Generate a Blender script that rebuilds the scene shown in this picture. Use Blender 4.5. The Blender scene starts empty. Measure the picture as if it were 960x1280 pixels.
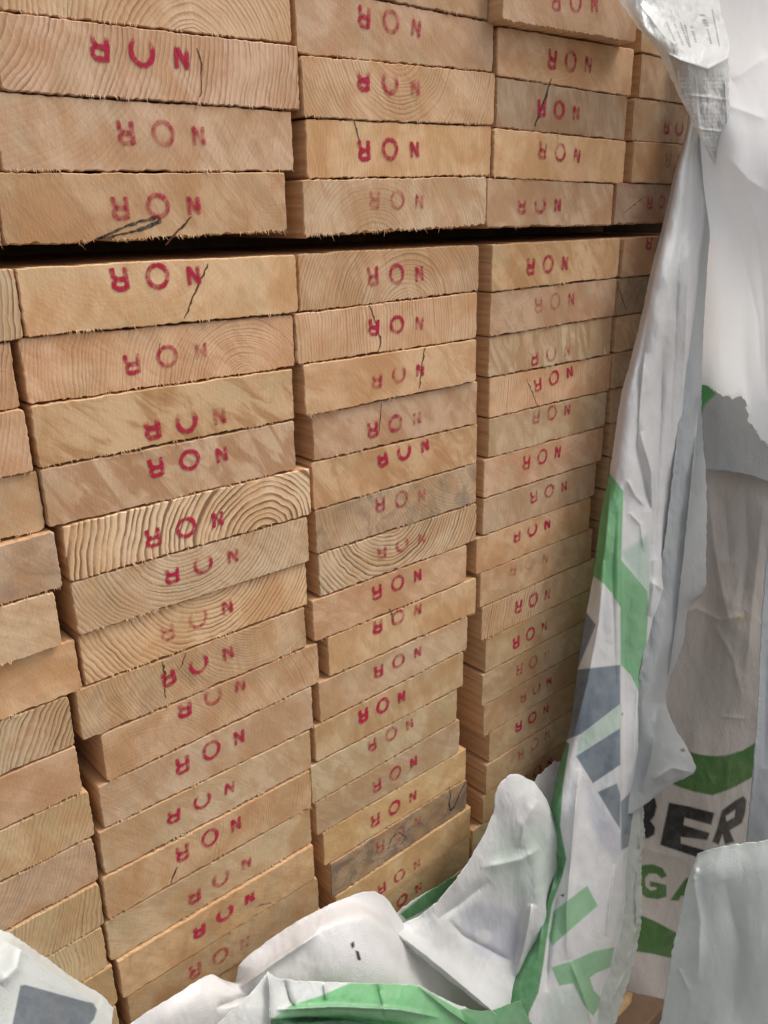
import bpy, math, random
import numpy as np
from mathutils import Vector, Matrix

# ---------------------------------------------------------------- camera, world, sun
SC = bpy.context.scene
COL = SC.collection
FPX, TILT, YAW, ROLL, CX, CY, CZ = 1050.0, 0.3408, 0.73371, -0.013854, -0.175535, 0.508353, 0.025686
ZG = 1.36                                   # the joint between the two packs stands this high above the ground
_F = np.array([math.sin(YAW)*math.cos(TILT), math.cos(YAW)*math.cos(TILT), -math.sin(TILT)])
_R0 = np.array([math.cos(YAW), -math.sin(YAW), 0.0]); _U0 = np.cross(_R0, _F)
_R = _R0*math.cos(ROLL) + _U0*math.sin(ROLL); _U = -_R0*math.sin(ROLL) + _U0*math.cos(ROLL)

cam = bpy.data.cameras.new('camera'); camo = bpy.data.objects.new('camera', cam); COL.objects.link(camo)
cam.sensor_fit = 'VERTICAL'; cam.sensor_height = 36.0; cam.lens = 36.0*FPX/1280.0
cam.clip_start = 0.02; cam.clip_end = 500.0
m = Matrix.Identity(4)
for i in range(3):
    m[i][0] = _R[i]; m[i][1] = _U[i]; m[i][2] = -_F[i]
m[0][3] = CX; m[1][3] = -CY; m[2][3] = CZ + ZG
camo.matrix_world = m
SC.camera = camo

SUN_EL, SUN_AZ = math.radians(56), math.radians(120)   # azimuth clockwise from +Y: soft light from behind the camera's left shoulder
w = bpy.data.worlds.new('World'); SC.world = w; w.use_nodes = True
nt = w.node_tree; bg = nt.nodes['Background']
sky = nt.nodes.new('ShaderNodeTexSky'); sky.sky_type = 'NISHITA'; sky.sun_disc = False
sky.sun_elevation = SUN_EL; sky.sun_rotation = SUN_AZ; sky.air_density = 1.0; sky.dust_density = 4.0; sky.ozone_density = 0.6
hs = nt.nodes.new('ShaderNodeHueSaturation'); hs.inputs['Saturation'].default_value = .30     # thin overcast: almost no blue
nt.links.new(sky.outputs[0], hs.inputs['Color']); nt.links.new(hs.outputs[0], bg.inputs[0]); bg.inputs[1].default_value = 0.15
sl = bpy.data.lights.new('sun', 'SUN'); slo = bpy.data.objects.new('sun', sl); COL.objects.link(slo)
sl.energy = 1.5; sl.angle = math.radians(30); sl.color = (1.0, 0.93, 0.83)
sd = Vector((math.sin(SUN_AZ)*math.cos(SUN_EL), math.cos(SUN_AZ)*math.cos(SUN_EL), math.sin(SUN_EL)))
slo.rotation_euler = sd.to_track_quat('Z', 'Y').to_euler(); slo.location = (0, -2, 4)
SC.view_settings.view_transform = 'Standard'; SC.view_settings.look = 'None'
SC.view_settings.exposure = 0.34; SC.view_settings.gamma = 1.0
SC.render.engine = 'CYCLES'; SC.cycles.use_denoising = True
SC.cycles.max_bounces = 8; SC.cycles.transparent_max_bounces = 12

# ---------------------------------------------------------------- helpers
def ray(u, v):
    u = np.asarray(u, float); v = np.asarray(v, float)
    return _F + _R*((u-480)/FPX)[..., None] + _U*((640-v)/FPX)[..., None]
def bp(u, v, out=0.0):
    """photo pixel -> point on the vertical plane standing `out` metres in front of the board ends"""
    d = ray(u, v); s = (CY-np.asarray(out))/d[..., 1]
    return np.stack([CX+d[..., 0]*s, -CY+d[..., 1]*s, CZ+d[..., 2]*s], -1)
_FH = np.array([math.sin(YAW), math.cos(YAW), 0.0])
def bpv(u, v, near=0.0):
    """photo pixel -> point on the vertical plane square to the viewing azimuth, 1.10 m off, `near` metres closer"""
    d = ray(u, v); s = (1.10-np.asarray(near))/(d@_FH)
    return np.stack([CX+d[..., 0]*s, -CY+d[..., 1]*s, CZ+d[..., 2]*s], -1)
def new_obj(name, verts, faces, mats, parent=None, loc=None, mi=None):
    me = bpy.data.meshes.new(name)
    me.from_pydata([tuple(x) for x in verts], [], faces)
    for mm in (mats if isinstance(mats, (list, tuple)) else [mats]): me.materials.append(mm)
    if mi is not None: me.polygons.foreach_set('material_index', mi)
    me.update()
    o = bpy.data.objects.new(name, me); COL.objects.link(o)
    if loc is not None: o.location = loc
    if parent is not None: o.parent = parent
    return o
def tag(o, label=None, cat=None, group=None, kind=None):
    if label: o['label'] = label
    if cat: o['category'] = cat
    if group: o['group'] = group
    if kind: o['kind'] = kind
    return o
def hsh(i, j, s):
    n = (i.astype(np.int64)*374761393 + j.astype(np.int64)*668265263 + s*974634777) & 0xffffffff
    n = ((n ^ (n >> 13))*1274126177) & 0xffffffff
    return ((n ^ (n >> 16)) & 0xffff)/65535.0
def vnoise(x, y, s=0):
    xi = np.floor(x); yi = np.floor(y); fx = x-xi; fy = y-yi
    fx = fx*fx*fx*(fx*(fx*6-15)+10); fy = fy*fy*fy*(fy*(fy*6-15)+10)
    a = hsh(xi, yi, s); b = hsh(xi+1, yi, s); c = hsh(xi, yi+1, s); d = hsh(xi+1, yi+1, s)
    return (a*(1-fx)+b*fx)*(1-fy) + (c*(1-fx)+d*fx)*fy - 0.5
def fbm(x, y, s=0, o=4):
    r = 0; a = 1.0
    for k in range(o):
        r = r + a*vnoise(x*2**k, y*2**k, s+k*17); a *= 0.5
    return r

# ---------------------------------------------------------------- materials
class NT:
    def __init__(s, name):
        s.m = bpy.data.materials.new(name); s.m.use_nodes = True; s.t = s.m.node_tree
        s.b = s.t.nodes['Principled BSDF']; s.out = s.t.nodes['Material Output']
    def n(s, typ, **kw):
        nd = s.t.nodes.new('ShaderNode'+typ)
        for k, v in kw.items(): setattr(nd, k, v)
        return nd
    def l(s, a, b): s.t.links.new(a, b)
    def math(s, op, a, b=None, c=None, clamp=False):
        nd = s.n('Math', operation=op); nd.use_clamp = clamp
        for i, x in enumerate((a, b, c)):
            if x is None: continue
            if isinstance(x, (int, float)): nd.inputs[i].default_value = x
            else: s.l(x, nd.inputs[i])
        return nd.outputs[0]
    def vmath(s, op, a, b=None):
        nd = s.n('VectorMath', operation=op)
        for i, x in enumerate((a, b)):
            if x is None: continue
            if isinstance(x, tuple): nd.inputs[i].default_value = x
            else: s.l(x, nd.inputs[i])
        return nd
    def noise(s, vec, scale, detail=2.0, rough=0.5, dist=0.0):
        nd = s.n('TexNoise'); nd.inputs['Scale'].default_value = scale; nd.inputs['Detail'].default_value = detail
        nd.inputs['Roughness'].default_value = rough; nd.inputs['Distortion'].default_value = dist
        s.l(vec, nd.inputs['Vector']); return nd.outputs[0]
    def mapr(s, v, a, b, c=0.0, d=1.0, smooth=True):
        nd = s.n('MapRange'); nd.interpolation_type = 'SMOOTHSTEP' if smooth else 'LINEAR'
        s.l(v, nd.inputs[0])
        for i, x in zip((1, 2, 3, 4), (a, b, c, d)): nd.inputs[i].default_value = x
        return nd.outputs[0]
    def mix(s, f, a, b, typ='MIX'):
        nd = s.n('Mix', data_type='RGBA', blend_type=typ); nd.clamp_factor = True
        for i, x in ((0, f), (6, a), (7, b)):
            if isinstance(x, (int, float)): nd.inputs[i].default_value = x
            elif isinstance(x, tuple): nd.inputs[i].default_value = (*x, 1)
            else: s.l(x, nd.inputs[i])
        return nd.outputs[2]
    def mapping(s, vec, rot=(0, 0, 0), scale=(1, 1, 1), loc=(0, 0, 0)):
        nd = s.n('Mapping'); nd.inputs[1].default_value = loc; nd.inputs[2].default_value = rot; nd.inputs[3].default_value = scale
        s.l(vec, nd.inputs[0]); return nd.outputs[0]

def wood_end():
    M = NT('sawn_board_end')
    P = M.n('TexCoord').outputs['Object']
    pith = M.n('Attribute', attribute_name='pith').outputs['Vector']
    lk = M.n('Attribute', attribute_name='look'); sp = M.n('SeparateColor'); M.l(lk.outputs['Color'], sp.inputs[0])
    ring, tone, saw = sp.outputs[0], sp.outputs[1], sp.outputs[2]
    l2 = M.n('Attribute', attribute_name='look_b'); s2 = M.n('SeparateColor'); M.l(l2.outputs['Color'], s2.inputs[0])
    spacing, stain, seed = s2.outputs[0], s2.outputs[1], s2.outputs[2]     # spacing in cm
    off = M.n('CombineXYZ'); M.l(M.math('MULTIPLY', seed, 37.0), off.inputs[0]); M.l(M.math('MULTIPLY', seed, 91.0), off.inputs[2])
    Q = M.vmath('ADD', P, off.outputs[0]).outputs[0]
    d = M.vmath('SUBTRACT', P, pith).outputs[0]; sx = M.n('SeparateXYZ'); M.l(d, sx.inputs[0])
    fl = M.n('CombineXYZ'); M.l(sx.outputs[0], fl.inputs[0]); M.l(sx.outputs[2], fl.inputs[2])
    r = M.vmath('LENGTH', fl.outputs[0]).outputs[1]
    w1 = M.math('MULTIPLY', M.math('SUBTRACT', M.noise(Q, 24, 2), 0.5), 0.011)
    w2 = M.math('MULTIPLY', M.math('SUBTRACT', M.noise(Q, 160, 2), 0.5), 0.0013)
    rr = M.math('ADD', r, M.math('ADD', w1, w2))
    n1 = M.n('TexNoise', noise_dimensions='1D'); n1.inputs['Scale'].default_value = 60; n1.inputs['Detail'].default_value = 1
    M.l(M.math('ADD', rr, seed), n1.inputs['W'])
    rr2 = M.math('ADD', rr, M.math('MULTIPLY', n1.outputs[0], 0.006))
    ph = M.math('DIVIDE', rr2, M.math('MULTIPLY', spacing, 0.01))
    fr = M.math('FRACT', ph)
    a = M.mapr(fr, 0.35, 0.86); b = M.mapr(fr, 0.90, 1.0, 1.0, 0.0)
    line = M.math('MULTIPLY', a, b)
    patch = M.mapr(M.noise(Q, 30, 3, .6), 0.30, 0.66)
    per = M.n('TexWhiteNoise', noise_dimensions='1D'); M.l(M.math('FLOOR', ph), per.inputs['W'])
    line = M.math('MULTIPLY', line, M.math('MULTIPLY', M.math('ADD', patch, 0.25), M.math('ADD', M.math('MULTIPLY', per.outputs[0], .7), .45)))
    line = M.math('MULTIPLY', line, ring, clamp=True)
    # saw marks: broad diagonal smears and fine ones
    vr = M.n('VectorRotate', rotation_type='Y_AXIS'); M.l(Q, vr.inputs['Vector'])
    M.l(M.math('ADD', M.math('MULTIPLY', M.math('FRACT', M.math('MULTIPLY', seed, 7.3)), -.75), -.55), vr.inputs['Angle'])
    dg = M.mapping(vr.outputs[0], scale=(22, 1, 75))
    s_b = M.mapr(M.noise(dg, 1.0, 3, .6, .9), 0.44, 0.60)
    dg2 = M.mapping(vr.outputs[0], scale=(60, 1, 380))
    s_c = M.mapr(M.noise(dg2, 1.0, 2, .5, .3), 0.35, 0.7)
    blot = M.noise(Q, 17, 4, .6, .5)
    blot2 = M.noise(Q, 46, 4, .62, .8)
    fine = M.noise(Q, 900, 3, .7)
    pale, mid, brown = (0.68, 0.485, 0.30), (0.545, 0.335, 0.17), (0.41, 0.215, 0.095)
    c = M.mix(M.mapr(blot, .38, .60), mid, pale)
    c = M.mix(M.math('MULTIPLY', saw, M.math('MULTIPLY', s_b, .85)), c, brown)
    c = M.mix(M.math('MULTIPLY', saw, M.math('MULTIPLY', s_c, M.math('MULTIPLY', patch, .28))), c, pale)
    c = M.mix(M.math('MULTIPLY', M.mapr(blot2, .5, .75), .35), c, (0.40, 0.25, 0.13))
    c = M.mix(M.math('MULTIPLY', M.mapr(M.noise(Q, 28, 3, .6, .4), .50, .70), .34), c, (0.50, 0.43, 0.26))
    c = M.mix(M.math('MULTIPLY', M.mapr(M.noise(Q, 22, 4, .6, .9), .52, .68), .45), c, (0.52, 0.28, 0.135))
    c = M.mix(M.math('MULTIPLY', line, .95), c, (0.17, 0.095, 0.048))
    c = M.mix(M.math('MULTIPLY', M.math('MULTIPLY', M.mapr(fr, 0.0, .3, 1.0, 0.0), ring, clamp=True), .45), c, (0.74, 0.58, 0.40))  # pale edge beside each ring paints light caught on raised grain
    # grey mould and dirt
    c = M.mix(M.math('MULTIPLY', stain, M.mapr(M.noise(Q, 40, 5, .7, 1.0), .42, .66)), c, (0.20, 0.16, 0.125))
    c = M.mix(M.math('MULTIPLY', M.mapr(fine, .25, .8), .16), c, (0.33, 0.20, 0.10))
    specks = M.mapr(M.noise(Q, 420, 2, .5), .70, .80)
    c = M.mix(M.math('MULTIPLY', specks, .35), c, (0.16, 0.08, 0.04))
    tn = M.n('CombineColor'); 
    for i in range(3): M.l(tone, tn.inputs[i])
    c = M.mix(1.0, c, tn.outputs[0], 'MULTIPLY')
    wm = M.n('Attribute', attribute_name='tint'); c = M.mix(1.0, c, wm.outputs['Color'], 'MULTIPLY')
    M.l(c, M.b.inputs['Base Color']); M.b.inputs['Roughness'].default_value = .78
    M.b.inputs['Specular IOR Level'].default_value = .25
    h = M.math('ADD', M.math('MULTIPLY', fine, .5), M.math('ADD', M.math('MULTIPLY', line, -.5), M.math('MULTIPLY', s_c, .16)))
    h = M.math('ADD', h, M.math('MULTIPLY', M.noise(M.mapping(Q, scale=(500, 500, 90)), 1, 2), .6))
    bu = M.n('Bump'); bu.inputs['Strength'].default_value = .5; bu.inputs['Distance'].default_value = .0007
    M.l(h, bu.inputs['Height']); M.l(bu.outputs[0], M.b.inputs['Normal'])
    return M.m
def wood_side():
    M = NT('planed_board_side')
    P = M.n('TexCoord').outputs['Object']
    g = M.noise(M.mapping(P, scale=(260, 6, 260)), 1, 3, .6)
    g2 = M.noise(M.mapping(P, scale=(40, 3, 40)), 1, 3, .6)
    c = M.mix(M.mapr(g, .3, .7), (0.50, 0.29, 0.145), (0.68, 0.43, 0.235))
    c = M.mix(M.math('MULTIPLY', g2, .5), c, (0.52, 0.28, 0.13))
    M.l(c, M.b.inputs['Base Color']); M.b.inputs['Roughness'].default_value = .7
    bu = M.n('Bump'); bu.inputs['Strength'].default_value = .5; bu.inputs['Distance'].default_value = .0005
    M.l(g, bu.inputs['Height']); M.l(bu.outputs[0], M.b.inputs['Normal'])
    return M.m
def ink(name, col, breakup=True, soft=.5):
    M = NT(name)
    P = M.n('TexCoord').outputs['Object']
    at = M.n('Attribute', attribute_name='ink').outputs['Fac']
    M.b.inputs['Base Color'].default_value = (*col, 1); M.b.inputs['Roughness'].default_value = .7
    M.b.inputs['Specular IOR Level'].default_value = .2
    tr = M.n('BsdfTransparent'); mx = M.n('MixShader')
    if breakup:
        n = M.mapr(M.noise(P, 380, 3, .65), .32, .62, .35, 1.0)
        n2 = M.mapr(M.noise(P, 90, 2, .5), .35, .6, .55, 1.0)
        f = M.math('MULTIPLY', at, M.math('MULTIPLY', n, n2), clamp=True)
        c = M.mix(M.noise(P, 200, 2), (col[0]*.8, col[1]*.8, col[2]*.8), (col[0]*1.15, col[1]*2.5, col[2]*1.6)); M.l(c, M.b.inputs['Base Color'])
    else:
        n = M.mapr(M.noise(P, 600, 3, .65), .3, .6, .5, 1.0); f = M.math('MULTIPLY', at, n, clamp=True)
    M.l(f, mx.inputs[0]); M.l(tr.outputs[0], mx.inputs[1]); M.l(M.b.outputs[0], mx.inputs[2]); M.l(mx.outputs[0], M.out.inputs[0])
    return M.m
def film(name, rough=.15, transl=.42, crinkle=.20, dirt=.12, spec=.5, coat=.6):
    M = NT(name)
    P = M.n('TexCoord').outputs['Object']
    c = M.n('Attribute', attribute_name='print').outputs['Color']
    c = M.mix(M.math('MULTIPLY', M.mapr(M.noise(P, 9, 5, .65, .4), .48, .72), dirt), c, (0.42, 0.38, 0.31))
    c = M.mix(M.math('MULTIPLY', M.mapr(M.noise(P, 260, 2, .6), .68, .78), dirt*1.5), c, (0.30, 0.27, 0.22))
    v = M.n('TexVoronoi', feature='DISTANCE_TO_EDGE'); v.inputs['Scale'].default_value = 22
    wv = M.vmath('ADD', P, M.vmath('SCALE', M.n('TexNoise').outputs[1]).outputs[0]).outputs[0]
    M.l(M.mapping(wv, scale=(1.0, 1.0, .55)), v.inputs['Vector'])
    cre = M.mapr(v.outputs[0], 0.0, .10, 1.0, 0.0)
    h = M.math('ADD', M.math('MULTIPLY', M.noise(M.mapping(P, scale=(1, 1, .45)), 34, 3, .5, .6), .5), M.math('MULTIPLY', M.noise(P, 420, 3, .6), .03))
    h = M.math('ADD', h, M.math('MULTIPLY', cre, .22))
    bu = M.n('Bump'); bu.inputs['Strength'].default_value = crinkle; bu.inputs['Distance'].default_value = .004
    M.l(h, bu.inputs['Height']); M.l(bu.outputs[0], M.b.inputs['Normal'])
    M.l(c, M.b.inputs['Base Color']); M.b.inputs['Roughness'].default_value = rough
    M.b.inputs['Specular IOR Level'].default_value = spec
    M.b.inputs['Coat Weight'].default_value = coat; M.b.inputs['Coat Roughness'].default_value = .09
    tl = M.n('BsdfTranslucent'); M.l(c, tl.inputs[0]); mx = M.n('MixShader'); mx.inputs[0].default_value = transl
    M.l(M.b.outputs[0], mx.inputs[1]); M.l(tl.outputs[0], mx.inputs[2]); M.l(mx.outputs[0], M.out.inputs[0])
    return M.m
def plain(name, a, b, scale, rough=.9):
    M = NT(name); P = M.n('TexCoord').outputs['Object']
    M.l(M.mix(M.noise(P, scale, 5, .65), a, b), M.b.inputs['Base Color']); M.b.inputs['Roughness'].default_value = rough
    return M.m
W_END, W_SIDE = wood_end(), wood_side()
INK = ink('red_stamp_ink', (0.43, 0.010, 0.042)); CRACKM = ink('dark_crack', (0.10, 0.04, 0.016), False); BLACKM = ink('black_mark', (0.035, 0.03, 0.028), False)
FILM = film('white_wrapping_film'); FILM_LIT = film('sun_brightened_film', .5, .6, .12, .04, .3, 0.0); FILM_BACK = film('shade_dulled_matt_film', .5, .06, .25, .18, .3, .15); FILM_LOW = film('white_film_matt_face', .28, .38, .24, .18, .5, .5)  # one film: a copy brightened as if sunlit, another dulled as if shaded
TIMBER = plain('rough_timber', (0.10, 0.055, 0.028), (0.26, 0.15, 0.075), 30)
GROUND = plain('packed_gravel_yard', (0.10, 0.095, 0.085), (0.22, 0.20, 0.18), 25)

# ---------------------------------------------------------------- ground
g = new_obj('ground', [(-60, -60, 0), (60, -60, 0), (60, 60, 0), (-60, 60, 0)], [(0, 1, 2, 3)], GROUND); tag(g, kind='structure')

# ---------------------------------------------------------------- measurements of the board ends (photo pixels: bottom left and bottom right corner)
PITCH = 0.0394
C1U = [(0,15,365,56),(2,121,376,144),(4,222,368,220),(6,312,360,292)]
C2U = [(369,60,617,83),(378,142,618,153),(384,218,613,215),(380,290,607,277)]
C3U = [(622,12,795,44),(620,85,790,113),(620,156,781,173),(616,221,779,229),(603,284,764,281)]
C0L = [(None,423,29,414),(None,510,25,504),(None,598,42,587),(None,679,57,660),(None,758,79,735),(None,829,78,808),(None,900,103,860),(None,959,94,927),(None,1027,102,978),(None,1098,118,1038),(None,1163,123,1098),(None,1220,131,1154),(None,1280,135,1207),(None,1330,148,1254)]
C1L = [(31,417,373,390),(35,503,369,456),(50,587,369,525),(60,660,371,587),(87,725,390,646),(98,795,387,702),(108,854,384,754),(102,915,383,798),(133,971,399,846),(129,1027,392,905),(131,1092,390,959),(135,1148,390,1009),(138,1200,390,1054),(154,1250,394,1100),(165,1290,399,1140)]
C2L = [(375,390,598,362),(371,454,596,421),(382,517,595,474),(392,573,596,528),(392,637,596,577),(396,692,595,627),(400,742,595,675),(392,790,583,717),(411,835,595,758),(400,896,584,804),(395,950,579,854),(390,998,571,892),(396,1038,574,938),(405,1077,582,975),(415,1121,583,1009),(421,1158,588,1046),(425,1190,586,1085)]
C3L = [(614,362,772,344),(612,418,768,392),(610,471,762,442),(610,520,762,485),(610,569,756,529),(604,621,752,573),(608,665,739,619),(595,706,737,650),(600,746,739,690),(600,794,743,729),(606,839,None,None),(602,881,None,None),(604,918,None,None),(611,950,None,None),(607,993,None,None),(603,1030,None,None),(590,1068,None,None)]
# stamps: centre of the left letter and of the right letter (photo pixels), strength
ST = {
 ('C1','U'): {1:(124,58,227,72,1),2:(157,166,248,170,.55),3:(150,260,242,257,.75)},
 ('C1','L'): {0:(149,346,242,344,.95),1:(165,455,251,438,.6),2:(190,535,274,519,.75),3:(195,584,277,568,1),4:(191,672,272,649,1.1),5:(215,718,291,694,.75),6:(209,789,284,758,.6),7:(210,846,285,815,.95),8:(230,879,300,852,.6),9:(228,956,299,921,.9),10:(217,1019,287,984,1),11:(228,1066,295,1030,.85),12:(243,1119,308,1078,.55),13:(249,1163,312,1122,1),14:(244,1213,306,1178,.45)},
 ('C2','U'): {0:(455,21,520,35,.55),1:(454,100,519,109,.6),2:(455,188,518,187,.95),3:(468,250,524,252,.4)},
 ('C2','L'): {0:(466,345,524,342,.7),1:(467,409,524,404,1),2:(471,475,525,462,.6),3:(466,537,521,523,.65),4:(478,573,531,556,1),5:(475,630,527,619,.45),6:(477,690,527,673,.5),7:(471,740,522,719,1),8:(472,779,522,759,.6),9:(473,839,522,815,.75),10:(454,894,502,871,1),11:(465,931,512,905,.5),12:(471,982,517,952,.8),13:(469,1025,516,995,.9),14:(475,1058,522,1027,.3),15:(477,1110,521,1080,.6),16:(482,1142,523,1109,.85)},
 ('C3','U'): {0:(695,0,743,4,.6),1:(690,74,735,81,.6),2:(677,135,720,141,.85),3:(678,188,721,195,.55),4:(652,257,697,256,.7)},
 ('C3','L'): {0:(663,333,706,329,.9),1:(673,381,714,374,.45),2:(668,447,709,437,.65),3:(672,481,712,465,.9),4:(670,521,709,512,.45),5:(658,578,697,565,.95),6:(667,621,705,608,.6),7:(646,670,684,655,1),8:(641,712,681,698,.22),9:(648,758,684,743,.6),10:(645,803,680,783,.95),11:(649,837,683,819,.35),12:(654,871,686,851,.6),13:(648,908,682,887,.9),14:(651,943,684,918,.35),15:(655,976,687,953,.5)},
 ('C4','U'): {3:(833,158,864,163,.8),4:(835,200,866,203,.35),5:(812,254,841,252,.5)},
 ('C4','L'): {0:(811,304,842,300,.8)},
}
# looks: ring strength, spacing mm, pith (fraction of the face, x right, y up), tone, saw marks, stain, words
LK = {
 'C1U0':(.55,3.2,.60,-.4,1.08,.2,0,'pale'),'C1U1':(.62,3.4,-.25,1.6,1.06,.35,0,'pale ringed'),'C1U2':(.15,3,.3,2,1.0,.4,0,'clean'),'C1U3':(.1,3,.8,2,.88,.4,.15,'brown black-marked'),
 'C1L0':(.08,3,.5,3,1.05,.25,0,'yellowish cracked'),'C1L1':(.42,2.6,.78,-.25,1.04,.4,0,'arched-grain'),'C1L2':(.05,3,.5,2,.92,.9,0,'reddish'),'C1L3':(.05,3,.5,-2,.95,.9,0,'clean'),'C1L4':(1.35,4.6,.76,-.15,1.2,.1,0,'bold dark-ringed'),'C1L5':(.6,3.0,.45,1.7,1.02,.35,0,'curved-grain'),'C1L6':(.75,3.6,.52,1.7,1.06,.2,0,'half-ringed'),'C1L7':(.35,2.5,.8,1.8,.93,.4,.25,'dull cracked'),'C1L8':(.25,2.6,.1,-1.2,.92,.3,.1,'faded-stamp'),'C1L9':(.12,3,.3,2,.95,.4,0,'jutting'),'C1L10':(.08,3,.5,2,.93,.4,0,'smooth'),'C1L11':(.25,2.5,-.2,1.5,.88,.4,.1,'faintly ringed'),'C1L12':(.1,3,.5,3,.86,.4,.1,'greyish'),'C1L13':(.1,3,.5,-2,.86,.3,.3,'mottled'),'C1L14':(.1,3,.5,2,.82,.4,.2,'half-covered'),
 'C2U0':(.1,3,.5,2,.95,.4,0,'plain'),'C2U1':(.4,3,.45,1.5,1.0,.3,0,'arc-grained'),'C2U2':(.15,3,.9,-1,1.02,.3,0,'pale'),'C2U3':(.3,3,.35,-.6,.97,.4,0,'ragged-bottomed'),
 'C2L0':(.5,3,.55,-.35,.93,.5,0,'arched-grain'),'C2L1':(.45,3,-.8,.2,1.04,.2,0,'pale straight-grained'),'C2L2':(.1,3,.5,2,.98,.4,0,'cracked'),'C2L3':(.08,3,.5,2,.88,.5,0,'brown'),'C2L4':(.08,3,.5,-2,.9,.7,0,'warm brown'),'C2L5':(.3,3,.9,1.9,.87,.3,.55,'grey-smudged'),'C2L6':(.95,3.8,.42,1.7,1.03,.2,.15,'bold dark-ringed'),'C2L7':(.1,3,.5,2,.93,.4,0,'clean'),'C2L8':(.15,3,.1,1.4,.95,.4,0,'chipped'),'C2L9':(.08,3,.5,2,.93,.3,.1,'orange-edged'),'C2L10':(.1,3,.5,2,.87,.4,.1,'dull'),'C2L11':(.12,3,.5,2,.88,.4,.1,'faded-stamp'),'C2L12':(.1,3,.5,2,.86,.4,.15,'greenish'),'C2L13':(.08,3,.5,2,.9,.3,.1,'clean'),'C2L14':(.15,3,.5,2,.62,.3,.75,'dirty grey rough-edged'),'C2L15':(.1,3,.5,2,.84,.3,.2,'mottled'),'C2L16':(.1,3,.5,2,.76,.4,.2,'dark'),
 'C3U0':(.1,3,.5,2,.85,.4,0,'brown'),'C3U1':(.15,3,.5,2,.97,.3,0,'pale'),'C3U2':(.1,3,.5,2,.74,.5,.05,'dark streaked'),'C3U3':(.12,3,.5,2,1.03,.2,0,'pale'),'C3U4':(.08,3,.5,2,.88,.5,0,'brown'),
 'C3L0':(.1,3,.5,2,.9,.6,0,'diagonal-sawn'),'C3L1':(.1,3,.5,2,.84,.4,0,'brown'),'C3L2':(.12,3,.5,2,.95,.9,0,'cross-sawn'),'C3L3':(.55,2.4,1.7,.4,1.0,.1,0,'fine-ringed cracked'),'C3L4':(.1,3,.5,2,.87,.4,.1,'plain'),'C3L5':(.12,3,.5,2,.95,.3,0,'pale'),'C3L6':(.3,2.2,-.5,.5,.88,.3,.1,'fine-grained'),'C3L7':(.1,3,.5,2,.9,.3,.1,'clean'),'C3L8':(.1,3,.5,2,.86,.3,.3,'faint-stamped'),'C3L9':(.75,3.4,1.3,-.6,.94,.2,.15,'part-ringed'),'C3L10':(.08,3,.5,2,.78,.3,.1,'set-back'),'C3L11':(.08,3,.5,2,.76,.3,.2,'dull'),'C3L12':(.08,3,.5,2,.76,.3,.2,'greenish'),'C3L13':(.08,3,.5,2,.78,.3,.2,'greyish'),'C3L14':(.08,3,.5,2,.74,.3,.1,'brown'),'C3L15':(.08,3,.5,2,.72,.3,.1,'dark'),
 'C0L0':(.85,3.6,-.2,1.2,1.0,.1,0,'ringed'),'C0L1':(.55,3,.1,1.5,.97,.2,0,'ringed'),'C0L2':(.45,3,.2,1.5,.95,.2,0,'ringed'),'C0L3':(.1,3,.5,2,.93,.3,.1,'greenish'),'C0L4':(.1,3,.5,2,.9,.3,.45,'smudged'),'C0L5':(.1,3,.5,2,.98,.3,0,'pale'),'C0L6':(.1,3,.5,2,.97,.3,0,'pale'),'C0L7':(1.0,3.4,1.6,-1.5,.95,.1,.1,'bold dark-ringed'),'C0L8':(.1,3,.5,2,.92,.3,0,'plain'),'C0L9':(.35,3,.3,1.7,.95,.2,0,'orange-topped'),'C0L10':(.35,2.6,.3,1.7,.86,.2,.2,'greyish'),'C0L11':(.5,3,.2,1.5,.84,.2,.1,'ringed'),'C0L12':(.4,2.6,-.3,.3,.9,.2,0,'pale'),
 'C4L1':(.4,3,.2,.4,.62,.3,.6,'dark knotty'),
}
COLN = {'C0':'cropped leftmost column','C1':'widest left column','C2':'middle column','C3':'right-hand column','C4':'half-hidden rightmost column'}
ORD = ['first','second','third','fourth','fifth','sixth','seventh','eighth','ninth','tenth','eleventh','twelfth','thirteenth','fourteenth','fifteenth','sixteenth','seventeenth','eighteenth','nineteenth','twentieth','twenty-first','twenty-second','twenty-third','twenty-fourth','twenty-fifth','twenty-sixth','twenty-seventh','twenty-eighth','twenty-ninth','thirtieth','thirty-first']

def const_attr(me, name, typ, val):
    a = me.attributes.new(name, typ, 'POINT'); n = len(me.vertices)
    key = 'vector' if typ == 'FLOAT_VECTOR' else ('value' if typ == 'FLOAT' else 'color')
    if typ == 'FLOAT': a.data.foreach_set(key, np.full(n, val, np.float32))
    else: a.data.foreach_set(key, np.tile(np.array(val, np.float32), n))

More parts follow.
